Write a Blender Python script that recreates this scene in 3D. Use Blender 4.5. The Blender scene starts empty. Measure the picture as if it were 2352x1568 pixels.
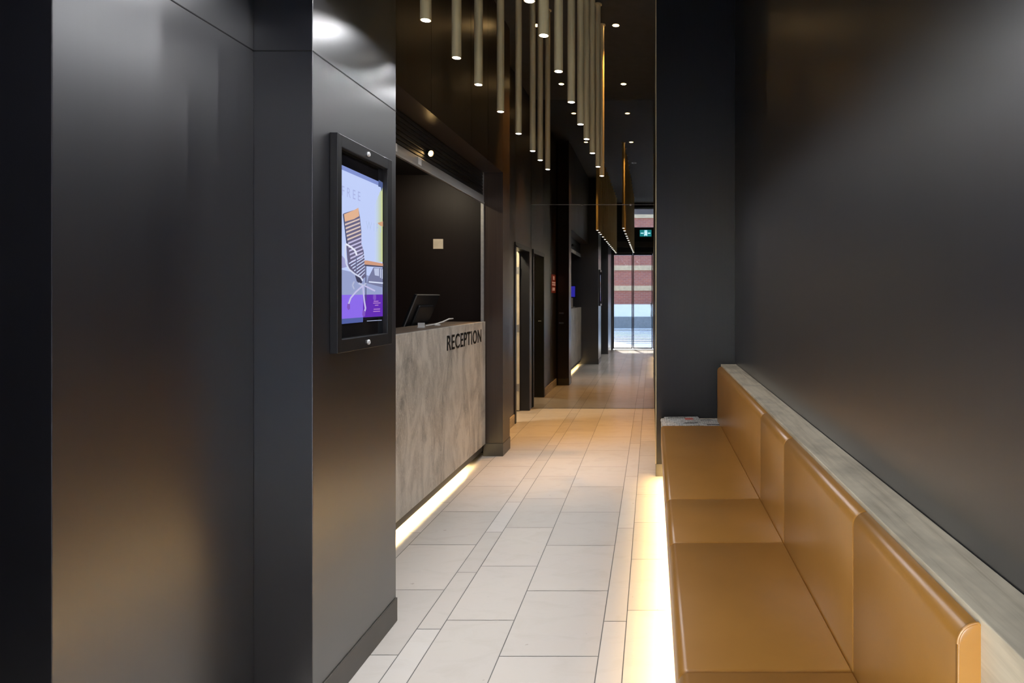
import bpy, bmesh, math, random
from mathutils import Vector, Matrix
random.seed(7)
C = bpy.context.scene.collection
PI = math.pi

# ------------------------------------------------------------------ materials
def nt(name):
    m = bpy.data.materials.new(name); m.use_nodes = True
    n = m.node_tree; n.nodes.clear()
    out = n.nodes.new('ShaderNodeOutputMaterial')
    b = n.nodes.new('ShaderNodeBsdfPrincipled')
    n.links.new(b.outputs[0], out.inputs[0])
    return m, n, b, out

def coords(n, scale):
    tc = n.nodes.new('ShaderNodeTexCoord'); mp = n.nodes.new('ShaderNodeMapping')
    mp.inputs['Scale'].default_value = scale
    g = n.nodes.new('ShaderNodeNewGeometry')
    n.links.new(g.outputs['Position'], mp.inputs[0])
    return mp.outputs[0]

def noise(n, vec, scale=1.0, detail=4, rough=.55, dist=0):
    t = n.nodes.new('ShaderNodeTexNoise')
    t.inputs['Scale'].default_value = scale; t.inputs['Detail'].default_value = detail
    t.inputs['Roughness'].default_value = rough; t.inputs['Distortion'].default_value = dist
    n.links.new(vec, t.inputs['Vector']); return t.outputs['Fac']

def ramp(n, fac, stops):
    r = n.nodes.new('ShaderNodeValToRGB'); e = r.color_ramp.elements
    while len(e) < len(stops): e.new(.5)
    for i, (p, c) in enumerate(stops):
        e[i].position = p; e[i].color = (*c, 1) if len(c) == 3 else c
    n.links.new(fac, r.inputs[0]); return r.outputs[0]

def bump(n, b, h, strength=.1, dist=.01):
    bp = n.nodes.new('ShaderNodeBump'); bp.inputs['Strength'].default_value = strength
    bp.inputs['Distance'].default_value = dist
    n.links.new(h, bp.inputs['Height']); n.links.new(bp.outputs[0], b.inputs['Normal'])

def plain(name, col, rough=.5, metal=0, spec=.5, var=.12, scale=(9, 9, 9), bmp=0):
    m, n, b, o = nt(name)
    f = noise(n, coords(n, scale))
    lo = tuple(c*(1-var) for c in col); hi = tuple(min(1, c*(1+var)) for c in col)
    n.links.new(ramp(n, f, [(.3, lo), (.7, hi)]), b.inputs['Base Color'])
    b.inputs['Roughness'].default_value = rough; b.inputs['Metallic'].default_value = metal
    b.inputs['Specular IOR Level'].default_value = spec
    if bmp: bump(n, b, f, bmp)
    return m

def glow(name, col, strength):
    m, n, b, o = nt(name)
    b.inputs['Base Color'].default_value = (*[c*.2 for c in col], 1)
    b.inputs['Emission Color'].default_value = (*col, 1)
    b.inputs['Emission Strength'].default_value = strength
    b.inputs['Roughness'].default_value = .4
    return m

def streaked(name, col, rough, spec, var=.35, sx=90, rvar=.06, coat=0):
    """dark laminate with fine vertical grain"""
    m, n, b, o = nt(name)
    f = noise(n, coords(n, (sx, sx, 1.2)), 1, 5)
    f2 = noise(n, coords(n, (1.6, 1.6, 1.1)), 1, 3)
    lo = tuple(c*(1-var) for c in col); hi = tuple(c*(1+var) for c in col)
    n.links.new(ramp(n, f, [(.35, lo), (.65, hi)]), b.inputs['Base Color'])
    r = n.nodes.new('ShaderNodeMapRange'); r.inputs['To Min'].default_value = rough-rvar; r.inputs['To Max'].default_value = rough+rvar
    n.links.new(f2, r.inputs[0]); n.links.new(r.outputs[0], b.inputs['Roughness'])
    b.inputs['Specular IOR Level'].default_value = spec
    b.inputs['Coat Weight'].default_value = coat; b.inputs['Coat Roughness'].default_value = .31; b.inputs['Coat IOR'].default_value = 1.85
    bump(n, b, f, .06, .002)
    return m

M = {}
M['panel'] = streaked('dark_laminate_panel', (.0056, .0056, .0095), .44, .6, .13, rvar=.04, coat=.9)
M['panel_brown'] = streaked('brown_stained_panel', (.032, .020, .014), .33, .6, .2, rvar=.03)
M['panel_matt'] = streaked('matt_black_panel', (.0060, .0060, .0085), .42, .45, .15)
M['alcove'] = streaked('shaded_brown_panel', (.010, .0055, .0045), .5, .25, .12)  # brown panelling with the alcove's shade painted in as a darker colour
M['counter'] = plain('brown_counter_top', (.17, .125, .09), .4)
M['black'] = plain('black_satin', (.010, .010, .011), .38)
M['black_gloss'] = plain('black_gloss', (.006, .006, .008), .12)
M['ceiling'] = plain('dark_ceiling_paint', (.05, .048, .043), .7, spec=.25)
M['base'] = plain('olive_grey_skirting', (.060, .055, .045), .35)
M['brass'] = plain('brushed_brass', (.86, .70, .38), .42, .25, scale=(60, 60, 2))
M['chrome'] = plain('chrome', (.75, .75, .75), .15, 1)
M['lock_metal'] = plain('bright_lock_metal', (.85, .85, .85), .3, .35)
M['steel'] = plain('brushed_steel', (.48, .47, .45), .4, .8, scale=(30, 2, 30))
M['lamp_white'] = glow('cool_lamp_lens', (1, .97, .93), 14)
M['lamp_warm'] = glow('warm_lamp_lens', (1, .62, .24), 30)
M['strip_warm'] = glow('warm_light_strip', (1, .67, .27), 125)
M['strip_desk'] = glow('desk_light_strip', (1, .72, .34), 40)
M['cream'] = plain('cream_door_paint', (.62, .55, .40), .45)
M['plate'] = plain('ivory_plate', (.75, .66, .52), .4)
M['letters'] = plain('black_lettering', (.012, .011, .010), .4)
M['white'] = plain('white_plastic', (.7, .7, .68), .4)
M['red_sign'] = glow('red_lit_sign', (.42, .05, .015), .35)
M['sign_text'] = glow('pale_lit_print', (.8, .36, .24), .8)
M['rubber'] = plain('grey_mat', (.05, .05, .055), .8)
M['seam'] = plain('panel_joint', (.004, .004, .004), .6)

def leather():
    m, n, b, o = nt('tan_leather')
    f = noise(n, coords(n, (260, 260, 260)), 1, 3)
    f2 = noise(n, coords(n, (3, 3, 3)), 1, 4)
    n.links.new(ramp(n, f2, [(.3, (.34, .152, .027)), (.7, (.40, .182, .035))]), b.inputs['Base Color'])
    b.inputs['Roughness'].default_value = .30; b.inputs['Specular IOR Level'].default_value = .75
    bump(n, b, f, .10, .001)
    return m
M['leather'] = leather()

def oak():
    m, n, b, o = nt('limed_oak')
    f = noise(n, coords(n, (42, 2.2, 42)), 1, 6, .6, .6)
    f2 = noise(n, coords(n, (9, 5, 9)), 1, 3)
    c1 = ramp(n, f, [(.25, (.40, .33, .225)), (.5, (.60, .515, .38)), (.75, (.70, .61, .46))])
    c2 = ramp(n, f2, [(.30, (.72, .72, .72)), (.55, (1, 1, 1))])
    mx = n.nodes.new('ShaderNodeMix'); mx.data_type = 'RGBA'; mx.blend_type = 'MULTIPLY'; mx.inputs[0].default_value = 1
    n.links.new(c1, mx.inputs[6]); n.links.new(c2, mx.inputs[7])
    n.links.new(mx.outputs[2], b.inputs['Base Color'])
    b.inputs['Roughness'].default_value = .5
    bump(n, b, f, .12, .002)
    return m
M['oak'] = oak()

def marble():
    m, n, b, o = nt('grey_marble')
    v = coords(n, (5.5, 5.5, 2.6))
    f = noise(n, v, 1, 7, .62, 1.2)
    c = ramp(n, f, [(.28, (.22, .21, .19)), (.46, (.46, .435, .385)), (.62, (.66, .63, .56))])
    f2 = noise(n, coords(n, (13, 13, 6)), 1, 5, .6, 2.6)
    vein = ramp(n, f2, [(.475, (0, 0, 0)), (.495, (1, 1, 1)), (.515, (0, 0, 0))])
    mx = n.nodes.new('ShaderNodeMix'); mx.data_type = 'RGBA'; mx.blend_type = 'MIX'
    mul = n.nodes.new('ShaderNodeMath'); mul.operation = 'MULTIPLY'; mul.inputs[1].default_value = .5
    n.links.new(vein, mul.inputs[0]); n.links.new(mul.outputs[0], mx.inputs[0])
    n.links.new(c, mx.inputs[6]); mx.inputs[7].default_value = (.85, .82, .75, 1)
    n.links.new(mx.outputs[2], b.inputs['Base Color'])
    b.inputs['Roughness'].default_value = .35
    return m
M['marble'] = marble()

def tile():
    m, n, b, o = nt('cream_limestone_tiles')
    g = n.nodes.new('ShaderNodeNewGeometry')
    ri = g.outputs['Random Per Island']
    c0 = ramp(n, ri, [(0, (.50, .465, .42)), (.5, (.555, .51, .455)), (1, (.575, .54, .495))])
    f = noise(n, coords(n, (5, 9, 5)), 1, 6, .6, .8)
    c1 = ramp(n, f, [(.25, (.94, .93, .91)), (.5, (1, 1, 1)), (.8, (1.0, .985, .965))])
    f3 = noise(n, coords(n, (26, 26, 26)), 1, 2)
    c2 = ramp(n, f3, [(.22, (.70, .67, .64)), (.26, (1, 1, 1))])
    mx = n.nodes.new('ShaderNodeMix'); mx.data_type = 'RGBA'; mx.blend_type = 'MULTIPLY'; mx.inputs[0].default_value = 1
    n.links.new(c0, mx.inputs[6]); n.links.new(c1, mx.inputs[7])
    mx2 = n.nodes.new('ShaderNodeMix'); mx2.data_type = 'RGBA'; mx2.blend_type = 'MULTIPLY'; mx2.inputs[0].default_value = .8
    n.links.new(mx.outputs[2], mx2.inputs[6]); n.links.new(c2, mx2.inputs[7])
    n.links.new(mx2.outputs[2], b.inputs['Base Color'])
    r = n.nodes.new('ShaderNodeMapRange'); r.inputs['To Min'].default_value = .17; r.inputs['To Max'].default_value = .26
    n.links.new(f, r.inputs[0]); n.links.new(r.outputs[0], b.inputs['Roughness'])
    return m
M['tile'] = tile()
M['grout'] = plain('grey_grout', (.12, .115, .105), .8)

def mirror_mat():
    m, n, b, o = nt('tinted_mirror_glass')
    f = noise(n, coords(n, (2, 2, 2)))
    n.links.new(ramp(n, f, [(.3, (.37, .362, .35)), (.7, (.39, .382, .37))]), b.inputs['Base Color'])
    b.inputs['Metallic'].default_value = 1; b.inputs['Roughness'].default_value = .012
    return m
M['mirror'] = mirror_mat()

def glass():
    m = bpy.data.materials.new('door_glass'); m.use_nodes = True
    n = m.node_tree; n.nodes.clear()
    out = n.nodes.new('ShaderNodeOutputMaterial'); mix = n.nodes.new('ShaderNodeMixShader')
    tr = n.nodes.new('ShaderNodeBsdfTransparent'); gl = n.nodes.new('ShaderNodeBsdfGlossy'); fr = n.nodes.new('ShaderNodeFresnel')
    tr.inputs[0].default_value = (.93, .95, .95, 1); gl.inputs['Roughness'].default_value = .02; fr.inputs[0].default_value = 1.45
    n.links.new(fr.outputs[0], mix.inputs[0]); n.links.new(tr.outputs[0], mix.inputs[1]); n.links.new(gl.outputs[0], mix.inputs[2])
    n.links.new(mix.outputs[0], out.inputs[0])
    return m
M['glass'] = glass()

def brick():
    m, n, b, o = nt('red_brickwork')
    t = n.nodes.new('ShaderNodeTexBrick')
    tc = n.nodes.new('ShaderNodeNewGeometry'); mp = n.nodes.new('ShaderNodeMapping')
    mp.inputs['Rotation'].default_value = (PI/2, 0, 0)
    n.links.new(tc.outputs['Position'], mp.inputs[0]); n.links.new(mp.outputs[0], t.inputs['Vector'])
    t.inputs['Color1'].default_value = (.44, .15, .105, 1); t.inputs['Color2'].default_value = (.36, .125, .10, 1)
    t.inputs['Mortar'].default_value = (.40, .30, .26, 1)
    t.inputs['Scale'].default_value = 1; t.inputs['Brick Width'].default_value = .24; t.inputs['Row Height'].default_value = .086
    t.inputs['Mortar Size'].default_value = .006
    n.links.new(t.outputs['Color'], b.inputs['Base Color']); b.inputs['Roughness'].default_value = .85
    return m
M['brick'] = brick()
M['stone_band'] = plain('cream_stone_band', (.62, .47, .31), .8)
M['white_render'] = plain('white_render', (.92, .92, .91), .7, var=.03)
M['grey_render'] = plain('grey_render', (.22, .235, .26), .8)
M['asphalt'] = plain('asphalt', (.10, .102, .11), .85, scale=(40, 40, 40), var=.25)
M['paving'] = plain('pale_paving', (.58, .57, .55), .8)
M['road_paint'] = plain('white_road_paint', (.78, .78, .78), .7)

def newsprint():
    m, n, b, o = nt('newsprint')
    bw = n.nodes.new('ShaderNodeTexBrick')
    v = coords(n, (1, 1, 1)); n.links.new(v, bw.inputs['Vector'])
    bw.inputs['Scale'].default_value = 1; bw.inputs['Brick Width'].default_value = .036; bw.inputs['Row Height'].default_value = .022
    bw.inputs['Mortar Size'].default_value = .004
    bw.inputs['Color1'].default_value = (.62, .61, .57, 1); bw.inputs['Color2'].default_value = (.30, .29, .28, 1); bw.inputs['Mortar'].default_value = (.72, .70, .65, 1)
    f = noise(n, coords(n, (120, 260, 50)), 1, 4)
    c = ramp(n, f, [(.44, (.12, .12, .12)), (.54, (1, 1, 1))])
    mx = n.nodes.new('ShaderNodeMix'); mx.data_type = 'RGBA'; mx.blend_type = 'MULTIPLY'; mx.inputs[0].default_value = .8
    n.links.new(bw.outputs['Color'], mx.inputs[6]); n.links.new(c, mx.inputs[7])
    n.links.new(mx.outputs[2], b.inputs['Base Color']); b.inputs['Roughness'].default_value = .8
    return m
M['news'] = newsprint()
M['news_red'] = plain('red_newspaper_picture', (.50, .12, .09), .7, var=.5, scale=(60, 60, 60))
M['news_black'] = plain('black_headline_ink', (.03, .03, .03), .7)

# ------------------------------------------------------------------ mesh helpers
def new(): return bmesh.new()
def box(bm, x0, x1, y0, y1, z0, z1, bevel=0, seg=2, mi=0):
    vs = [bm.verts.new(p) for p in ((x0,y0,z0),(x1,y0,z0),(x1,y1,z0),(x0,y1,z0),(x0,y0,z1),(x1,y0,z1),(x1,y1,z1),(x0,y1,z1))]
    fs = [bm.faces.new([vs[i] for i in q]) for q in ((0,3,2,1),(4,5,6,7),(0,1,5,4),(1,2,6,5),(2,3,7,6),(3,0,4,7))]
    for f in fs: f.material_index = mi
    if bevel:
        es = list({e for f in fs for e in f.edges})
        r = bmesh.ops.bevel(bm, geom=es, offset=bevel, segments=seg, affect='EDGES', profile=.5)
        for f in r['faces']: f.material_index = mi
    return bm
def bx(*a, **k): return box(new(), *a, **k)
def tube(bm, pts, r, seg=12, caps=True):
    pts = [Vector(p) for p in pts]; rings = []
    for i, p in enumerate(pts):
        d = (pts[min(i+1, len(pts)-1)] - pts[max(i-1, 0)]).normalized()
        a = d.cross(Vector((0, 0, 1)))
        if a.length < 1e-4: a = Vector((1, 0, 0))
        a.normalize(); c = d.cross(a)
        rr = r[i] if isinstance(r, (list, tuple)) else r
        rings.append([bm.verts.new(p + (a*math.cos(t)+c*math.sin(t))*rr) for t in [2*PI*k/seg for k in range(seg)]])
    for A, B in zip(rings, rings[1:]):
        for k in range(seg): bm.faces.new((A[k], A[(k+1) % seg], B[(k+1) % seg], B[k]))
    if caps: bm.faces.new(rings[0][::-1]); bm.faces.new(rings[-1])
    bmesh.ops.recalc_face_normals(bm, faces=bm.faces[:])
    return bm
def lathe(bm, prof, seg=24, at=(0, 0, 0)):
    rings = []
    for r, z in prof:
        rings.append([bm.verts.new((at[0]+max(r, 1e-5)*math.cos(2*PI*k/seg), at[1]+max(r, 1e-5)*math.sin(2*PI*k/seg), at[2]+z)) for k in range(seg)])
    for A, B in zip(rings, rings[1:]):
        for k in range(seg): bm.faces.new((A[k], A[(k+1) % seg], B[(k+1) % seg], B[k]))
    return bm
def loft_y(profile, y0, y1, ends=((0, 1.), )):
    """sweep an XZ profile(inset) from y0 to y1; ends = (distance from end, inset) pairs giving rounded ends"""
    bm = new(); st = [(y0+d, i) for d, i in ends] + [(y1-d, i) for d, i in ends[::-1]]
    rings = [[bm.verts.new((x, y, z)) for x, z in profile(i)] for y, i in st]
    for A, B in zip(rings, rings[1:]):
        n = len(A)
        for k in range(n): bm.faces.new((A[k], A[(k+1) % n], B[(k+1) % n], B[k]))
    bm.faces.new(rings[0][::-1]); bm.faces.new(rings[-1])
    bmesh.ops.recalc_face_normals(bm, faces=bm.faces[:])
    return bm

ORG = {}
def obj(name, bm, mats, parent=None, smooth=False, loc=None):
    """link bm (world coordinates) as ONE mesh object, its origin at its parent's origin or at loc"""
    o0 = Vector(ORG[parent.name]) if parent else Vector(loc or (0, 0, 0))
    bmesh.ops.translate(bm, vec=-o0, verts=bm.verts[:])
    if smooth:
        for f in bm.faces: f.smooth = True
    me = bpy.data.meshes.new(name); bm.to_mesh(me); bm.free()
    for m in (mats if isinstance(mats, (list, tuple)) else [mats]): me.materials.append(M[m])
    o = bpy.data.objects.new(name, me); C.objects.link(o)
    if smooth: me.set_sharp_from_angle(angle=.7)
    if parent: o.parent = parent
    else: o.location = o0
    ORG[o.name] = tuple(o0)
    return o
def tag(o, label, cat, group=None):
    o['label'] = label; o['category'] = cat
    if group: o['group'] = group
    return o
def thing(name, label, cat, loc, group=None):
    o = bpy.data.objects.new(name, None); C.objects.link(o); o.location = loc
    o.empty_display_size = .05; ORG[o.name] = tuple(loc)
    return tag(o, label, cat, group)
def struct(name, bm, mats, parent=None, smooth=False):
    o = obj(name, bm, mats, parent, smooth)
    if not parent: o['kind'] = 'structure'
    return o
def text_bm(s, size, rot, loc, width=None, extrude=.001, align='LEFT', bold=0, space=1):
    cu = bpy.data.curves.new('txt', 'FONT'); cu.body = s; cu.size = size; cu.extrude = extrude; cu.align_x = align; cu.offset = bold; cu.space_character = space
    o = bpy.data.objects.new('txt', cu); C.objects.link(o)
    dg = bpy.context.evaluated_depsgraph_get(); dg.update()
    me = bpy.data.meshes.new_from_object(o.evaluated_get(dg))
    bm = new(); bm.from_mesh(me)
    bpy.data.objects.remove(o); bpy.data.curves.remove(cu); bpy.data.meshes.remove(me)
    if width:
        xs = [v.co.x for v in bm.verts]; k = width/(max(xs)-min(xs)); x0 = min(xs)
        for v in bm.verts: v.co.x = (v.co.x-x0)*k
    bmesh.ops.transform(bm, matrix=Matrix.Translation(loc) @ rot, verts=bm.verts[:])
    return bm
def eul(x, y, z): return (Matrix.Rotation(math.radians(z), 4, 'Z') @ Matrix.Rotation(math.radians(y), 4, 'Y') @ Matrix.Rotation(math.radians(x), 4, 'X'))
FACE_PX = eul(90, 0, 90)      # text facing +X, reading towards +Y
FACE_PY = eul(90, 0, 180)     # text facing +Y

def spot(name, loc, col, watts, angle, blend=.6, radius=.02, parent=None, rot=(0, 0, 0)):
    l = bpy.data.lights.new(name, 'SPOT'); l.color = col; l.energy = watts
    l.spot_size = math.radians(angle); l.spot_blend = blend; l.shadow_soft_size = radius
    o = bpy.data.objects.new(name, l); C.objects.link(o)
    if parent:
        o.parent = parent; o.location = Vector(loc) - Vector(ORG[parent.name])
    else: o.location = loc
    o.rotation_euler = rot
    return o

# ------------------------------------------------------------------ measures (metres; camera at x=0,y=0, looking along +y)
H = 1.45
XW, XP, XR = -1.344, -1.145, .672        # left wall, screen pier, right wall
XB, XD, XL = -1.355, -1.51, -1.565       # bulkhead, desk front, far left wall
CEIL, YM, YE = 4.0, 8.64, -.93           # ceiling, mirror, entrance

# ------------------------------------------------------------------ setting
def floor():
    bm = new()
    box(bm, -3.2, .9, YE-.05, 8.9, -.12, -.0015, mi=1)
    pat = [(-1.42, -1.026, .6, 2.10), (-1.026, -.920, .6, 2.91), (-.920, -.616, .6, 2.39), (-.616, -.215, .6, 2.69), (-.215, -.113, 1.2, 2.98), (-.113, .191, .6, 3.085),
           (.191, .586, .6, 2.40), (.586, .90, .6, 2.9), (-1.73, -1.42, .6, 2.3), (-1.84, -1.73, .6, 2.6), (-2.24, -1.84, .6, 2.2), (-2.55, -2.24, .6, 2.5), (-2.65, -2.55, .6, 2.7), (-3.05, -2.65, .6, 2.2)]
    g = .0021
    for x0, x1, L, off in pat:
        y = off - L*math.ceil((off-YE)/L)
        while y < 8.88:
            a, b = max(y, YE)+g, min(y+L, 8.88)-g
            if b - a > .01:
                v = [bm.verts.new(p) for p in ((x0+g, a, 0), (x1-g, a, 0), (x1-g, b, 0), (x0+g, b, 0))]
                bm.faces.new(v).material_index = 0
            y += L
    return bm
struct('floor', floor(), ['tile', 'grout'])
struct('ceiling', bx(-3.2, .9, -1.2, 8.9, CEIL, CEIL+.15), 'ceiling')

# right side
struct('wall_right', bx(XR, XR+.2, -1.2, 8.9, 0, CEIL), 'panel')
struct('wall_right_return', bx(.036, XR, 5.39, YM, 0, CEIL), 'panel_matt')
struct('trim_1', bx(.0305, .0365, 5.384, 5.392, .1, CEIL), 'brass')
struct('baseboard_right', bx(.0305, XR, 5.383, 5.40, 0, .10, .002), 'base')
# left side
struct('wall_left', bx(-3.2, XW, 1.495, 2.252, 0, CEIL, .002, 2), 'panel')
struct('wall_left_pier', bx(-3.2, XP, 2.252, 2.985, 0, CEIL, .002, 2), 'panel')
struct('baseboard_left', bx(XP-.01, XP+.006, 2.250, 2.988, 0, .105, .002), 'base')
struct('trim_2', bx(XP, XP+.0015, 2.2525, 2.9845, 2.2775, 2.281), 'seam')
struct('trim_3', bx(XW, XW+.0015, 1.496, 2.2515, 2.2775, 2.281), 'seam')
struct('trim_4', bx(XW, XP-.001, 2.2505, 2.2535, 2.2775, 2.281), 'seam')
# bulkhead over the reception opening, the pillar past it
def grooved(x0, x1, y0, y1, z0, z1, joints):
    bm = new(); ys = [y0] + [j for j in joints if y0 < j < y1] + [y1]
    box(bm, x0, x1-.012, y0, y1, z0, z1)
    for a, b in zip(ys, ys[1:]): box(bm, x1-.012, x1, a+.0025, b-.0025, z0, z1)
    return bm
struct('wall_left_bulkhead', grooved(-1.53, XB, 2.985, 6.07, 2.58, CEIL, (3.2, 4.1, 5.0, 5.52)), 'panel_brown')
struct('wall_left_pillar', bx(-1.535, XB, 6.07, 6.365, 0, CEIL), 'panel_brown')
struct('trim_5', bx(-1.53, XB+.004, 6.058, 6.372, 0, .115, .002), 'base')
struct('wall_left_alcove', bx(-3.2, -1.535, 6.20, 6.365, 0, CEIL), 'alcove')
struct('wall_left_rear', bx(-3.2, -3.05, 2.985, 6.20, 0, CEIL), 'alcove')
struct('ceiling_alcove', bx(-3.05, -1.53, 2.985, 6.20, 2.58, 2.70), 'black')
# far left wall with its doorway
struct('wall_left_far', grooved(XL-.13, XL, 6.365, 7.66, 0, CEIL, (7.0,)), 'panel_brown')
struct('wall_left_lintel', bx(XL-.13, XL, 7.66, 8.48, 2.05, CEIL), 'panel_brown')
struct('wall_left_end', bx(XL-.13, XL, 8.48, 8.9, 0, CEIL), 'panel_brown')
struct('trim_6', bx(XL-.002, XL+.012, 6.372, 7.56, 0, .115, .002), 'oak')
struct('wall_back_room', bx(-3.2, -2.9, 6.365, 8.9, 0, CEIL), 'black')
struct('wall_far', bx(-3.2, XR, YM+.02, 8.9, 0, CEIL), 'black')

# doorway beside the mirror: casing, leaf swung into the dark room
d = thing('door_1', 'open cream door with black frame in the left wall beside the mirror', 'door', (XL-.065, 8.07, 0)); d['kind'] = 'structure'
fr = new()
box(fr, XL-.135, XL+.012, 7.60, 7.665, 0, 2.05, .002); box(fr, XL-.11, XL+.012, 8.475, 8.53, 0, 2.05, .002); box(fr, XL-.135, XL+.012, 7.60, 8.53, 2.02, 2.075, .002)
obj('door_frame', fr, 'black', d)
leaf = obj('door_leaf', bx(-2.45, XL-.112, 8.44, 8.475, .01, 2.02, .002), 'cream', d)
for z in (.30, 1.05, 1.78):
    h = new(); box(h, XL-.150, XL-.122, 8.436, 8.4405, z-.045, z+.045)
    tube(h, [(XL-.112, 8.437, z-.05), (XL-.112, 8.437, z+.05)], .006, 10)
    obj('hinge', h, 'steel', leaf)
hd = new(); tube(hd, [(XL-.06, 7.664, 1.10), (XL-.06, 7.70, 1.10), (XL-.02, 7.705, 1.10)], .008, 8)
obj('door_handle', hd, 'chrome', d)

rl = bpy.data.lights.new('room_fill', 'POINT'); rl.energy = 110; rl.color = (1, .86, .62); rl.shadow_soft_size = .08
ro = bpy.data.objects.new('room_fill', rl); C.objects.link(ro); ro.location = (-2.1, 7.5, 2.6)  # unseen fill light without a fixture, added to brighten the cream door leaf
# mirror wall: a lower and an upper sheet, held by clips on the joint
tag(obj('mirror', bx(XL+.001, .034, YM, YM+.018, .003, 2.638, .001, 1), 'mirror', loc=(-.77, YM, 0)), 'tall tinted mirror sheet standing on the floor at the corridor end', 'mirror')
tag(obj('mirror', bx(XL+.001, .034, YM, YM+.018, 2.642, CEIL-.002, .001, 1), 'mirror', loc=(-.77, YM, 2.642)), 'upper tinted mirror sheet above the thin joint, reaching the ceiling', 'mirror')
struct('trim_7', bx(XL+.001, .034, YM-.002, YM+.016, 2.6375, 2.6425), 'steel')
for x, w in ((-.902, 'left'), (-.276, 'right')):
    tag(obj('mirror_clip', bx(x-.014, x+.014, YM-.006, YM, 2.630, 2.650, .002), 'chrome', loc=(x, YM, 2.63)),
        'small bright clip on the mirror joint, the %s one of two' % w, 'clip', 'clips on the mirror joint')

# entrance end behind the viewer, seen in the mirror
struct('wall_back_left', bx(-3.2, -1.07, YE-.27, YE+.05, 0, CEIL), 'panel')
struct('wall_left_entrance', bx(-3.2, -1.10, YE+.05, .45, 0, CEIL), 'panel')
struct('wall_left_recess', bx(-3.2, -2.6, .45, 1.495, 0, CEIL), 'panel')
bk = new(); box(bk, -1.07, XR, YE-.25, YE, 2.66, 2.80); box(bk, -1.07, XR, YE-.25, YE, 2.95, 3.33); box(bk, -1.07, XR, YE-.25, YE, 3.87, CEIL); box(bk, -1.07, -.80, YE-.25, YE, 3.33, 3.87)
struct('wall_back', bk, 'black')
struct('trim_8', bx(-1.07, XR, YE-.24, YE+.03, 2.80, 2.95, .003), 'base')
w = thing('window_1', 'high window over the entrance doors', 'window', (-.06, YE-.12, 3.33)); w['kind'] = 'structure'
wf = new(); box(wf, -.80, -.775, YE-.16, YE-.08, 3.33, 3.87); box(wf, .645, XR, YE-.16, YE-.08, 3.33, 3.87); box(wf, -.80, XR, YE-.16, YE-.08, 3.33, 3.35); box(wf, -.80, XR, YE-.16, YE-.08, 3.85, 3.87)
obj('window_frame', wf, 'black', w); obj('window_pane', bx(-.775, .645, YE-.125, YE-.117, 3.35, 3.85), 'glass', w)
def glass_door(n, x0, x1, label, hx):
    d = thing('door_%d' % n, label, 'door', ((x0+x1)/2, YE-.1, 0)); d['kind'] = 'structure'
    f = new(); box(f, x0, x0+.025, YE-.12, YE-.08, .02, 2.63); box(f, x1-.025, x1, YE-.12, YE-.08, .02, 2.63)
    box(f, x0+.025, x1-.025, YE-.12, YE-.08, .02, .05); box(f, x0+.025, x1-.025, YE-.12, YE-.08, 2.59, 2.63)
    obj('door_frame', f, 'black', d)
    obj('glass_pane', bx(x0+.025, x1-.025, YE-.105, YE-.097, .05, 2.59), 'glass', d)
    if hx is not None:
        h = new(); tube(h, [(hx, YE-.08, .90), (hx, YE-.03, .90), (hx, YE-.03, 1.28), (hx, YE-.08, 1.28)], .013, 12)
        obj('door_handle', h, 'steel', d)
glass_door(2, -1.06, -.525, 'narrow glass entrance leaf beside the dark jamb, seen in the mirror', None)
glass_door(3, -.515, .02, 'glass entrance leaf with upright pull handle, seen in the mirror', -.02)
glass_door(4, .03, XR-.005, 'fixed glass sidelight next to the entrance doors', None)
struct('trim_9', bx(-1.09, -1.055, YE-.16, YE-.04, 0, 2.66), 'base')
struct('trim_10', bx(-1.07, XR, YE-.16, YE-.04, 2.63, 2.66), 'base')
tag(obj('door_mat', bx(-1.0, .5, YE+.02, YE+.16, .0, .012, .004), 'rubber', loc=(-.25, YE+.09, 0)), 'dark mat strip on the floor just inside the glass doors', 'mat')

# lit exit sign over the doors
M['exit_green'] = glow('exit_sign_green', (.015, .22, .24), 2.2); M['exit_white'] = glow('exit_sign_white', (.45, .75, 1), 6)
e = thing('exit_sign', 'green lit exit sign with running figure over the entrance doors', 'sign', (-.18, YE, 3.09))
obj('sign_housing', bx(-.345, .01, YE, YE+.035, 3.07, 3.285, .004), 'black', e)
obj('sign_face', bx(-.325, -.01, YE+.035, YE+.038, 3.09, 3.265), 'exit_green', e)
s = new(); fy = YE+.0385
box(s, -.20, -.193, fy, fy+.002, 3.10, 3.255); box(s, -.135, -.128, fy, fy+.002, 3.10, 3.255); box(s, -.20, -.128, fy, fy+.002, 3.248, 3.255)
lathe(s, [(0, 0), (.011, .0), (.011, .002), (0, .002)], 14); hv = s.verts[-14*4:]
bmesh.ops.transform(s, matrix=Matrix.Translation((-.162, fy+.002, 3.232)) @ Matrix.Rotation(PI/2, 4, 'X'), verts=hv)
for p in (((-.165, 3.218), (-.158, 3.178)), ((-.165, 3.214), (-.188, 3.196)), ((-.163, 3.212), (-.142, 3.192)), ((-.158, 3.178), (-.180, 3.150)), ((-.180, 3.150), (-.186, 3.118)), ((-.158, 3.178), (-.146, 3.146)), ((-.146, 3.146), (-.160, 3.115))):
    tube(s, [(p[0][0], fy+.002, p[0][1]), (p[1][0], fy+.002, p[1][1])], .0065, 8)
box(s, -.30, -.225, fy, fy+.002, 3.17, 3.185); box(s, -.11, -.04, fy, fy+.002, 3.17, 3.185)
obj('running_figure', s, 'exit_white', e)

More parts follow.
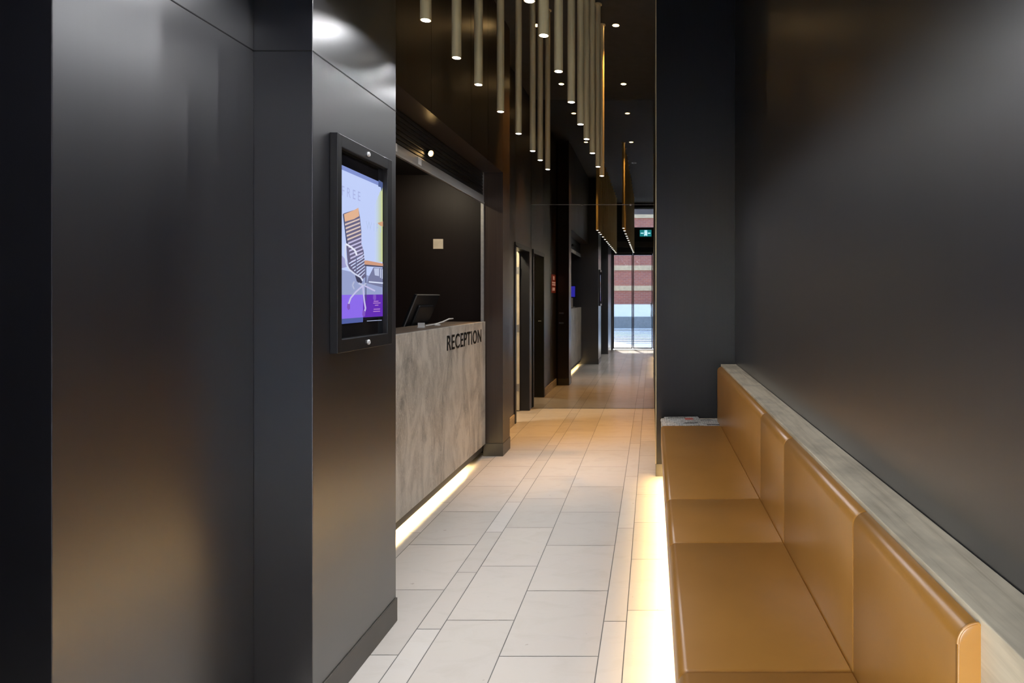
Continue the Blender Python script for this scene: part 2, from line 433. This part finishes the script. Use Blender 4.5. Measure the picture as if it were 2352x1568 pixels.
# ------------------------------------------------------------------ display screen on the pier
SY0, SY1, SZ0, SZ1 = 2.37, 2.866, 1.247, 2.034
XF = XP+.029
ds = thing('display_screen', 'lit advertising screen in black frame on the pier left of the desk', 'screen', (XP, (SY0+SY1)/2, SZ0))
f = new(); t = .045
box(f, XP, XF, SY0, SY0+.033, SZ0, SZ1, .002); box(f, XP, XF, SY1-t, SY1, SZ0, SZ1, .002)
box(f, XP, XF, SY0+.03, SY1-t+.002, SZ1-t, SZ1, .002); box(f, XP, XF, SY0+.03, SY1-t+.002, SZ0, SZ0+.048, .002)
obj('screen_frame', f, 'black', ds)
for z in (SZ1-.024, SZ0+.024):
    l = new(); lathe(l, [(0, 0), (.010, 0), (.010, .004), (.007, .007), (.004, .007), (.003, .003), (0, .003)], 18)
    bmesh.ops.transform(l, matrix=Matrix.Translation((XF, 2.625, z)) @ Matrix.Rotation(PI/2, 4, 'Y'), verts=l.verts[:])
    obj('lock', l, 'lock_metal', ds, True)
SX = XP+.008
scr = obj('screen', bx(XP+.001, SX, SY0+.033, SY1-t, SZ0+.048, SZ1-t), 'black_gloss', ds)
def S(px, py, lay=0):
    y = -SX*1532/(1497-px); return (SX+.0004+.0003*lay, y, H-(py-681)*y/1532)
pic = new(); PM = []
def col(r, g, b):
    k = 'screen_%d_%d_%d' % (r, g, b)
    if k not in M:
        lin = lambda v: ((v/255+.055)/1.055)**2.4 if v > 10 else v/255/12.92
        M[k] = glow(k, (lin(r), lin(g), lin(b)), 1.0)
        nd = M[k].node_tree; bs = nd.nodes['Principled BSDF']
        bs.inputs['Base Color'].default_value = (.004, .004, .004, 1); bs.inputs['Specular IOR Level'].default_value = .2
    if k not in PM: PM.append(k)
    return PM.index(k)
def poly(pts, c, lay):
    fc = pic.faces.new([pic.verts.new(S(x, y, lay)) for x, y in pts]); fc.material_index = col(*c)
def line(pts, wd, c, lay):
    for (xa, ya), (xb, yb) in zip(pts, pts[1:]):
        L = math.hypot(xb-xa, yb-ya); nx, ny = -(yb-ya)/L*wd/2, (xb-xa)/L*wd/2
        poly([(xa+nx, ya+ny), (xb+nx, yb+ny), (xb-nx, yb-ny), (xa-nx, ya-ny)], c, lay)
def YL(x, ya, yb): return ya+(yb-ya)*(x-784)/(878.5-784)   # straight line across the picture between its two edges
def band(x0, x1, ta, tb, ba, bb, c, lay): poly([(x0, YL(x0, ta, tb)), (x1, YL(x1, ta, tb)), (x1, YL(x1, ba, bb)), (x0, YL(x0, ba, bb))], c, lay)
band(783.5, 878.5, 378.5, 421, 744, 727.5, (182, 196, 236), 0)
for i, c in enumerate(((184, 199, 230), (184, 199, 216), (184, 198, 196), (184, 197, 172), (188, 197, 142))):
    xa = 860+i*3.7; poly([(xa, 470-i*9), (xa+3.7, 463-i*9), (xa+3.7, 602), (xa, 601)], c, 1)
band(783.5, 878.5, 378.5, 421, 389, 430, (118, 134, 194), 2)
poly([(869, 413), (878.5, 419), (878.5, 428), (876, 440), (874, 430), (868, 428)], (70, 85, 130), 3)
band(783.5, 878.5, 619, 640, 681, 676, (142, 152, 192), 1)
poly([(783.5, 585), (797, 600), (800, 612), (783.5, 616)], (150, 150, 195), 1)
band(783.5, 878.5, 677, 676, 733, 726, (132, 100, 222), 2)
band(833, 878.5, 677, 676, 732, 726, (92, 40, 168), 3)
band(783.5, 833, 732, 725, 744, 735, (74, 88, 150), 3); band(833, 878.5, 732, 726, 744, 728, (8, 10, 26), 3)
line([(842, 737), (876, 735)], 1.6, (150, 160, 190), 4)
# office chair in the picture
poly([(787, 491), (791, 489), (813, 482), (822, 477), (826, 500), (829, 530), (829, 560), (834, 575), (838, 610), (838, 636), (829, 643), (815, 632), (800, 618), (796, 590), (794, 556)], (96, 92, 122), 4)
poly([(789, 492), (813, 482), (822, 477), (824, 496), (812, 503), (791, 509)], (214, 168, 136), 5)
for k in range(11):
    y = 514+k*8.6; xl = 791+k*1.4; xr = 825+min(k, 8)*.9
    c = (206, 186, 178) if k < 5 else (186, 180, 214)
    poly([(xl, y), (xr, y-13), (xr, y-9.5), (xl, y+4)], c, 5)
for k in range(7):
    y = 604+k*5.5; poly([(800+k*4, y), (837, y-22+k*1.6), (837, y-19.8+k*1.6), (801+k*4, y+2.4)], (196, 206, 238), 5)
line([(787, 492), (793, 540), (797, 560)], 2, (60, 70, 100), 6)
line([(793, 560), (803, 566), (814, 575), (818, 586)], 4, (220, 222, 236), 7)
line([(793, 560), (791, 580), (794, 606), (800, 618), (812, 628), (826, 636), (832, 644)], 3.6, (198, 204, 226), 7)
line([(817, 588), (816.5, 628)], 2, (90, 96, 130), 7)
poly([(814, 632), (826, 638), (831, 648), (826, 652), (818, 646)], (58, 58, 84), 7)
line([(822, 650), (834, 656), (839, 650)], 4, (176, 182, 208), 8)
for a in ([(833, 655), (816, 670), (804, 684), (799, 698)], [(832, 656), (835, 690), (838, 708), (835, 718)], [(836, 656), (850, 663), (860, 668)]): line(a, 3.4, (186, 182, 220), 8)
for x, y in ((799, 704), (834, 720), (859, 683)): poly([(x-3, y-7), (x+3, y-6), (x+3, y+5), (x-1, y+8), (x-4, y+2)], (120, 80, 180), 9)
line([(812, 646), (808, 655), (812, 664)], 3, (170, 176, 204), 8)
# table in the picture
poly([(836, 598), (842, 598), (878.5, 605), (878.5, 611), (836, 607)], (196, 146, 120), 6)
poly([(836, 607), (878.5, 611), (878.5, 614), (838, 611)], (70, 70, 96), 6)
line([(839, 610), (839, 690)], 2, (72, 74, 104), 6)
poly([(857, 614), (878.5, 616), (878.5, 660), (842, 650), (846, 636)], (112, 116, 150), 3)
poly([(858, 616), (870, 616), (870, 634), (860, 632)], (178, 186, 214), 4); line([(873, 617), (873, 638)], 2, (190, 198, 222), 5); line([(877, 618), (877, 640)], 2, (190, 198, 222), 5)
line([(846, 647), (878.5, 650)], 3, (206, 214, 236), 5)
poly([(866, 512), (878.5, 508), (878.5, 520), (872, 518)], (196, 150, 116), 5)
for y, x0, x1 in ((692, 857, 868), (696, 856, 873), (701, 860, 868), (710, 857, 872), (715, 856, 872)): line([(x0, y), (x1, y-.6)], 1.8, (176, 130, 196), 6)
# faded wording on the picture
def words(s, px0, py0, px1, py1, h, c, lay):
    a, b = S(px0, py0, lay), S(px1, py1, lay)
    t = text_bm(s, h/.7, FACE_PX, a, width=b[1]-a[1], extrude=0)
    ci = col(*c); vm = {v: pic.verts.new(v.co) for v in t.verts}
    for fc in t.faces: pic.faces.new([vm[v] for v in fc.verts]).material_index = ci
    t.free()
words('F R E E', 784.5, 448, 827, 462, .036, (158, 168, 214), 3)
words('W I F I', 840, 526, 874, 529, .034, (170, 186, 222), 3)
obj('picture', pic, PM, scr)

# ------------------------------------------------------------------ reception desk and what stands on it
DY0, DY1, DZ = 2.99, 6.055, 1.225
dk = thing('reception_desk', 'grey marble reception counter glowing along its foot', 'desk', (-1.75, 4.52, 0))
obj('front_panel', bx(XD-.03, XD, DY0, DY1, .114, DZ, .003), 'marble', dk)
obj('countertop', bx(-1.86, XD-.031, DY0, DY1, DZ-.04, DZ-.001, .003), 'counter', dk)
obj('toe_kick', box(bx(-1.545, -1.535, DY0, DY1-.002, .050, .113), -1.62, -1.545, DY0, DY1-.002, .09, .113), 'base', dk)
obj('plinth', bx(-2.2, -1.62, DY0, DY1, 0.0, .99), 'black', dk)
obj('worktop', bx(-2.40, -1.62, DY0, DY1, .99, 1.02, .003), 'panel_brown', dk)
obj('light_strip', bx(-1.595, -1.565, DY0, 5.70, .078, .0895), 'strip_desk', dk)
obj('lettering', text_bm('RECEPTION', .158, FACE_PX, (XD+.001, 4.915, 1.052), width=.985, extrude=.002, bold=.0014, space=1.08), 'letters', dk)

mo = thing('computer_monitor', 'dark computer monitor tilted back, seen from behind over the counter', 'monitor', (-2.0, 5.45, 1.02))
tl = Matrix.Translation((-1.895, 5.45, 1.305)) @ Matrix.Rotation(math.radians(22), 4, 'Y')
def tilt(bm): bmesh.ops.transform(bm, matrix=tl, verts=bm.verts[:]); return bm
b = bx(-.014, .012, -.275, .275, -.175, .175, .004); box(b, .010, .034, -.17, .17, -.13, .09, .012)
obj('casing', tilt(b), 'black', mo)
b = bx(.005, .013, -.277, .277, .172, .177); box(b, .005, .013, -.277, -.273, -.175, .177)
obj('edge_trim', tilt(b), 'steel', mo)
obj('screen', tilt(bx(-.0165, -.014, -.262, .262, -.16, .16)), 'black_gloss', mo)
b = bx(-2.14, -1.92, 5.33, 5.57, 1.0212, 1.034, .004); tube(b, [(-2.03, 5.45, 1.03), (-1.99, 5.45, 1.14), (-1.915, 5.45, 1.25)], .018, 12)
obj('stand', b, 'black', mo)
tag(obj('card_stand', box(bx(-1.70, -1.65, 4.83, 4.86, DZ, DZ+.004), -1.70, -1.65, 4.845, 4.85, DZ, DZ+.035), 'white', loc=(-1.67, 4.85, DZ)), 'small pale card stand on the counter by the monitor', 'card stand')
b = new(); tube(b, [(-1.70, 5.02, DZ+.006), (-1.69, 5.22, DZ+.010), (-1.68, 5.36, DZ+.022), (-1.66, 5.46, DZ+.042), (-1.65, 5.54, DZ+.043)], [.005, .006, .006, .006, .004], 10)
lathe(b, [(0, 0), (.035, 0), (.035, .008), (0, .012)], 16, (-1.69, 5.22, DZ))
tag(obj('pen', b, 'white', loc=(-1.69, 5.22, DZ), smooth=True), 'pale curved counter pen on a little base right of the monitor', 'pen')
tb = thing('tablet', 'small blue lit tablet on the counter end, seen only in the mirror', 'tablet', (-1.66, 3.40, DZ))
b = bx(-1.72, -1.60, 3.35, 3.45, DZ, DZ+.012, .003); box(b, -1.675, -1.645, 3.385, 3.40, DZ+.01, DZ+.26)
obj('stand', b, 'plate', tb)
obj('casing', bx(-1.74, -1.58, 3.40, 3.412, DZ+.20, DZ+.46, .004), 'black', tb)
M['tablet_blue'] = glow('tablet_blue', (.06, .05, .8), .9)
obj('screen', bx(-1.725, -1.595, 3.412, 3.414, DZ+.22, DZ+.44), 'tablet_blue', tb)

# rolling shutter over the counter
sh = thing('roller_shutter', 'black slatted roller shutter half raised above the reception counter', 'shutter', (-1.54, 4.5, 2.29))
b = new()
for k in range(7):
    z = 2.372+k*.0295
    box(b, -1.548, -1.531, 2.99, 6.05, z, z+.0255, .004, 2)
obj('slat_curtain', b, 'black', sh)
b = bx(-1.55, -1.523, 2.99, 6.05, 2.298, 2.365, .004); box(b, -1.525, -1.517, 2.99, 6.05, 2.292, 2.306, .002)
obj('bottom_rail', b, 'steel', sh)
for y in (3.95, 4.37): obj('rail_bracket', bx(-1.523, -1.518, y-.03, y+.03, 2.312, 2.362, .002), 'white', sh)
obj('guide_rail', bx(-1.552, -1.526, 6.052, 6.068, 1.226, 2.58), 'steel', sh)
sp = thing('spotlight', 'small warm spotlight on the shutter over the counter', 'light', (-1.531, 4.55, 2.43))
b = new(); lathe(b, [(0, 0), (.024, -.006), (.024, .018), (.021, .022), (.018, .016)], 20); R = Matrix.Translation((-1.518, 4.55, 2.43)) @ Vector((1, -.7, -.45)).to_track_quat('Z', 'Y').to_matrix().to_4x4(); bmesh.ops.transform(b, matrix=R, verts=b.verts[:])
obj('trim_ring', b, 'black', sp, True)
b = new(); lathe(b, [(.0, .017), (.018, .017), (.018, .016), (0, .016)], 20); bmesh.ops.transform(b, matrix=R, verts=b.verts[:])
obj('lens', b, 'lamp_warm', sp)
spot('lamp', (-1.50, 4.55, 2.40), (1, .68, .36), 2, 120, .8, .02, sp, (0, math.radians(-35), 0))

spot('alcove_fill', (-2.05, 5.35, 2.575), (1, .85, .62), 34, 130, .8, .03, None, (math.radians(38), 0, 0))  # unseen fill light without a fixture, added to brighten the ivory plate
pl = tag(obj('wall_plate', bx(-2.03, -1.937, 6.192, 6.20, 1.893, 1.985, .002), 'plate', loc=(-1.983, 6.2, 1.94)), 'small square ivory plate on the dark wall behind the counter', 'wall plate')

# red notice and chrome plates past the pillar, seen only in the mirror
rs = thing('notice_sign', 'small red notice on the far left wall, seen only in the mirror', 'sign', (XL, 6.67, 1.5))
obj('sign_board', bx(XL, XL+.006, 6.46, 6.88, 1.51, 1.80, .001), 'red_sign', rs)
b = new()
for z0, z1, y0, y1 in ((1.715, 1.775, 6.60, 6.74), (1.66, 1.685, 6.50, 6.85), (1.625, 1.65, 6.50, 6.85), (1.545, 1.595, 6.56, 6.80)): box(b, XL+.006, XL+.0075, y0, y1, z0, z1)
obj('print', b, 'sign_text', rs)
for z, w in ((1.18, 'upper'), (1.02, 'lower')):
    tag(obj('switch_plate', bx(-1.52, -1.44, 6.365, 6.372, z-.012, z+.012, .002), 'chrome', loc=(-1.48, 6.365, z)),
        'slim chrome plate on the back of the pillar, the %s of two in the mirror' % w, 'switch', 'chrome plates on the pillar back')

# ------------------------------------------------------------------ bench
BN, BF = 1.1125, 4.917
bench = thing('bench', 'long tan leather bench with pale oak ledge along the right wall', 'bench', (.37, 3.0, 0))
cuts = [BN, 1.694, 2.58, 3.137, BF]
def seat_prof(i):
    x0, x1, z0, z1, r = .067+i*.6, .512, .36, .50-i, .026
    pts = [(x1, z0), (x1, z1-.006), (x1-.006, z1)]
    pts += [(x0+r-r*math.sin(t), z1-r+r*math.cos(t)) for t in [PI/2*k/8 for k in range(9)]]
    return pts + [(x0, z0)]
END = ((0, .010), (.0015, .006), (.005, .002), (.010, 0))
for a, b in zip(cuts, cuts[1:]): obj('seat_cushion', loft_y(seat_prof, a, b, END), 'leather', bench, True)
def pad_prof(i):
    x0, x1, z0, z1, r = .5105+i*.5, .549, .485, .905-i*.5, .034
    return [(x1, z0), (x1, z1-.004)] + [(x0+r-r*math.sin(t), z1-r+r*math.cos(t)) for t in [PI/2*k/8 for k in range(9)]] + [(x0, z0)]
for a, b in zip(cuts, cuts[1:]):
    e1 = b if b < BF else 5.20
    pd = obj('back_cushion', loft_y(pad_prof, a, e1, ((0, .006), (.002, .002), (.006, 0))), 'leather', bench, True)
    if a == BN:
        t = new(); tube(t, [(x, BN+.002, z) for x, z in pad_prof(.001)[1:]], .0028, 8); obj('piping', t, 'leather', pd, True)
obj('ledge', bx(.549, XR-.002, .70, 5.30, .16, .914, .002), 'oak', bench)
obj('front_panel', box(bx(.10, .112, BN, 5.375, .1225, .365, .003), .112, .16, BN, 5.375, .145, .165), 'leather', bench)
obj('base', bx(.16, .549, BN+.02, 5.375, 0, .36), 'black', bench)
obj('end_shelf', bx(.075, .549, BF+.012, 5.378, .40, .470, .003), 'oak', bench)
obj('light_strip', bx(.122, .145, BN+.02, 5.30, .133, .1445), 'strip_warm', bench)

# newspapers on the end of the bench
def paper(name, x0, x1, y0, y1, z0, rot, label, red=False):
    p = thing(name, label, 'newspaper', ((x0+x1)/2, (y0+y1)/2, z0), 'newspapers at the far end of the bench')
    b = new(); zz = z0
    for k in range(3):
        o = .004*k; box(b, x0+o*.5, x1-o, y0+o, y1-o*.4, zz, zz+.0032, .0012, 2); zz += .0034
    cx, cy = (x0+x1)/2, (y0+y1)/2
    Rm = Matrix.Translation((cx, cy, 0)) @ Matrix.Rotation(math.radians(rot), 4, 'Z') @ Matrix.Translation((-cx, -cy, 0))
    bmesh.ops.transform(b, matrix=Rm, verts=b.verts[:]); obj('pages', b, 'news', p)
    if red:
        b = bx(cx+.02, cx+.085, y1-.14, y1-.06, zz, zz+.0006); bmesh.ops.transform(b, matrix=Rm, verts=b.verts[:]); obj('picture', b, 'news_red', p)
    for ya, yb, xa, xb in ((y1-.055, y1-.035, x0+.03, x0+.17), (y0+.10, y0+.125, cx, cx+.10)):
        b = bx(xa, xb, ya, yb, zz, zz+.0005); bmesh.ops.transform(b, matrix=Rm, verts=b.verts[:]); obj('headline', b, 'news_black', p)
paper('newspaper', .075, .30, 4.94, 5.30, .4705, 2, 'newspaper at the outer corner of the bench end, lowest by the floor side')
paper('newspaper', .30, .535, 4.94, 5.29, .4705, -1, 'folded newspaper tucked against the leather backrest')
paper('newspaper', .105, .385, 4.95, 5.33, .4815, 3, 'top newspaper with a red picture, overlapping the other two', True)

# ------------------------------------------------------------------ pendants
PZ, PR = 2.58, .0225
def make_pendant():
    p = thing('pendant_light', '', 'pendant light', (0, 0, PZ), 'brass tube pendants over the corridor')
    b = new(); lathe(b, [(PR*.82, .012), (PR*.86, 0), (PR, 0), (PR, CEIL-PZ-.012)], 24, (0, 0, PZ)); obj('tube', b, 'brass', p, True)
    b = new(); lathe(b, [(0, -.0022), (PR*.5, -.0018), (PR*.8, -.0004), (PR*.8, .009), (0, .009)], 24, (0, 0, PZ)); obj('lens', b, 'lamp_white', p)
    b = new(); lathe(b, [(PR, CEIL-PZ-.012), (.034, CEIL-PZ-.012), (.034, CEIL-PZ-.001), (0, CEIL-PZ-.001)], 24, (0, 0, PZ)); obj('ceiling_rose', b, 'brass', p, True)
    spot('lamp', (0, 0, PZ-.012), (.95, .965, 1), PEND_NARROW, 46, 1.0, .010, p)
    spot('spill_lamp', (0, 0, PZ-.012), (.95, .96, 1), PEND_WIDE, 152, .25, .010, p)
    return p
PEND_NARROW, PEND_WIDE = 38, 4.6
proto = make_pendant()
def dup(root):
    r = root.copy(); C.objects.link(r)
    for ch in list(root.children):
        c = ch.copy(); C.objects.link(c); c.parent = r
    return r
ORD = ['nearest', 'second', 'third', 'fourth', 'fifth', 'sixth', 'seventh', 'eighth', 'ninth']
left_row = [2.73, 3.16, 3.56, 4.08, 4.63, 5.18, 5.53, 5.93]
right_row = [2.55, 2.89, 3.35, 3.88, 4.38, 4.79, 5.26, 5.81, 6.25]
near_l, near_r = [2.28, 1.83, 1.38, .93, .48, .05], [2.12, 1.69, 1.22, .70, .20]
first = True
for ys, x, side in ((left_row, -.925, 'reception-side row'), (right_row, -.468, 'row nearer the bench wall')):
    for i, y in enumerate(ys):
        p = proto if first else dup(proto); first = False
        p.location = (x, y, PZ)
        far = ', farthest of its row' if i == len(ys)-1 else (' in view' if i == 0 else ' back')
        p['label'] = 'slim brass tube pendant, %s%s in the %s' % (ORD[i], '' if i == len(ys)-1 else (' in view' if i == 0 else ' back'), side)
for ys, x, side in ((near_l, -.925, 'reception-side'), (near_r, -.468, 'bench-side')):
    for y in ys:
        p = dup(proto); p.location = (x, y, PZ)
        p['label'] = 'slim brass %s pendant above the viewer, seen only as a dot in the mirror' % side

# ------------------------------------------------------------------ recessed ceiling downlights
def make_down():
    p = thing('ceiling_downlight', '', 'downlight', (0, 0, CEIL), 'warm downlights in the dark ceiling')
    b = new(); lathe(b, [(.030, -.002), (.046, -.004), (.048, 0), (.030, 0)], 24, (0, 0, CEIL)); obj('trim_ring', b, 'black', p, True)
    b = new(); lathe(b, [(0, -.003), (.030, -.003), (.030, -.001), (0, -.001)], 24, (0, 0, CEIL)); obj('lens', b, 'lamp_warm', p)
    spot('lamp', (0, 0, CEIL-.006), (1, .50, .12), DOWN, 52, .7, .03, p)
    return p
DOWN = 250
proto = make_down(); first = True
for x, side in ((-1.085, 'reception side'), (-.338, 'bench side')):
    for y, w in ((6.27, 'nearer'), (8.0, 'farther')):
        p = proto if first else dup(proto); first = False
        p.location = (x, y, CEIL)
        p['label'] = 'warm recessed ceiling downlight, %s of the two on the %s' % (w, side)
p = thing('ceiling_downlight', 'unlit recessed downlight over the near corridor, seen only in the mirror', 'downlight', (-.338, 4.55, CEIL))
b = new(); lathe(b, [(.030, -.002), (.046, -.004), (.048, 0), (.030, 0)], 24, (-.338, 4.55, CEIL)); obj('trim_ring', b, 'steel', p, True)
b = new(); lathe(b, [(0, -.003), (.030, -.003), (.030, -.001), (0, -.001)], 24, (-.338, 4.55, CEIL)); obj('lens', b, 'black_gloss', p)

# ------------------------------------------------------------------ street outside, seen in the mirror
struct('ground_pavement', bx(-14, 12, -3.6, YE-.05, -.14, -.015), 'paving')
struct('road', bx(-14, 12, -12.6, -3.6, -.25, -.06), 'asphalt')
cw = new()
for k in range(9): box(cw, -3.2, 2.6, -4.4-k*.92-.46, -4.4-k*.92, -.0605, -.055)
struct('road_markings', cw, 'road_paint')
struct('ground_far_pavement', bx(-14, 12, -16, -12.6, -.2, -.02), 'paving')
bl = thing('street_building', 'red brick building with pale stone bands across the street', 'building', (0, -15, 0))
obj('wall', bx(-3.5, 12, -20, -15, 0, 12.1), 'brick', bl)
b = new()
for z in (1.74, 2.72, 5.25, 8.2): box(b, -3.55, 12, -15.06, -14.95, z, z+.24)
obj('stone_band', b, 'stone_band', bl)
fw = thing('street_wall', 'low white rendered wall with grey foot in front of the brick building', 'wall', (0, -13.8, 0))
obj('upper_wall', bx(-4.2, 12, -13.9, -13.7, .52, 1.09), 'white_render', fw)
obj('lower_wall', bx(-4.2, 12, -13.92, -13.68, -.02, .52), 'grey_render', fw)
struct('wall_facade', box(box(bx(-14, -3.2, -1.25, -.6, -.1, 13), XR+.2, 12, -1.25, -.6, -.1, 13), -3.2, XR+.2, -1.25, -1.15, CEIL, 13), 'black')
struct('sun_block_upper', bx(-2.4, 2.0, -3.0, -1.26, 3.95, 4.05), 'black')  # unseen slab added to keep sun from entering by the high window
struct('sun_block_lower', bx(-2.4, 2.0, -2.95, -1.26, 2.70, 2.80), 'black')  # unseen slab added to cut the sun patch short inside the doors

# ------------------------------------------------------------------ daylight
wd = bpy.data.worlds.new('sky'); bpy.context.scene.world = wd; wd.use_nodes = True
n = wd.node_tree; bg = n.nodes['Background']
sky = n.nodes.new('ShaderNodeTexSky'); sky.sky_type = 'NISHITA'; sky.sun_disc = False; sky.sun_elevation = math.radians(40); sky.sun_rotation = math.radians(190)
n.links.new(sky.outputs[0], bg.inputs[0]); bg.inputs[1].default_value = 3.3
sl = bpy.data.lights.new('sun', 'SUN'); sl.energy = 36; sl.angle = math.radians(.6); sl.color = (1, .95, .88)
so = bpy.data.objects.new('sun', sl); C.objects.link(so)
so.rotation_euler = Vector((.233, 1, -.862)).to_track_quat('-Z', 'Y').to_euler(); so.location = (-4, -14, 14)

# ------------------------------------------------------------------ camera
cd = bpy.data.cameras.new('camera'); cam = bpy.data.objects.new('camera', cd); C.objects.link(cam)
cam.location = (0, 0, H); cam.rotation_euler = (PI/2, 0, 0)
cd.sensor_width = 36; cd.lens = 36*1532/2352
cd.shift_x = -(1497-1176)/2352; cd.shift_y = -(784-681)/2352
cd.clip_start = .02; cd.clip_end = 200
sc = bpy.context.scene; sc.camera = cam
vs = sc.view_settings
sc.display_settings.display_device = 'sRGB'; vs.view_transform = 'Standard'; vs.look = 'None'; vs.gamma = 1; vs.exposure = .15; vs.use_curve_mapping = False
sc.cycles.use_denoising = True
sc.cycles.max_bounces = 10; sc.cycles.sample_clamp_indirect = 6
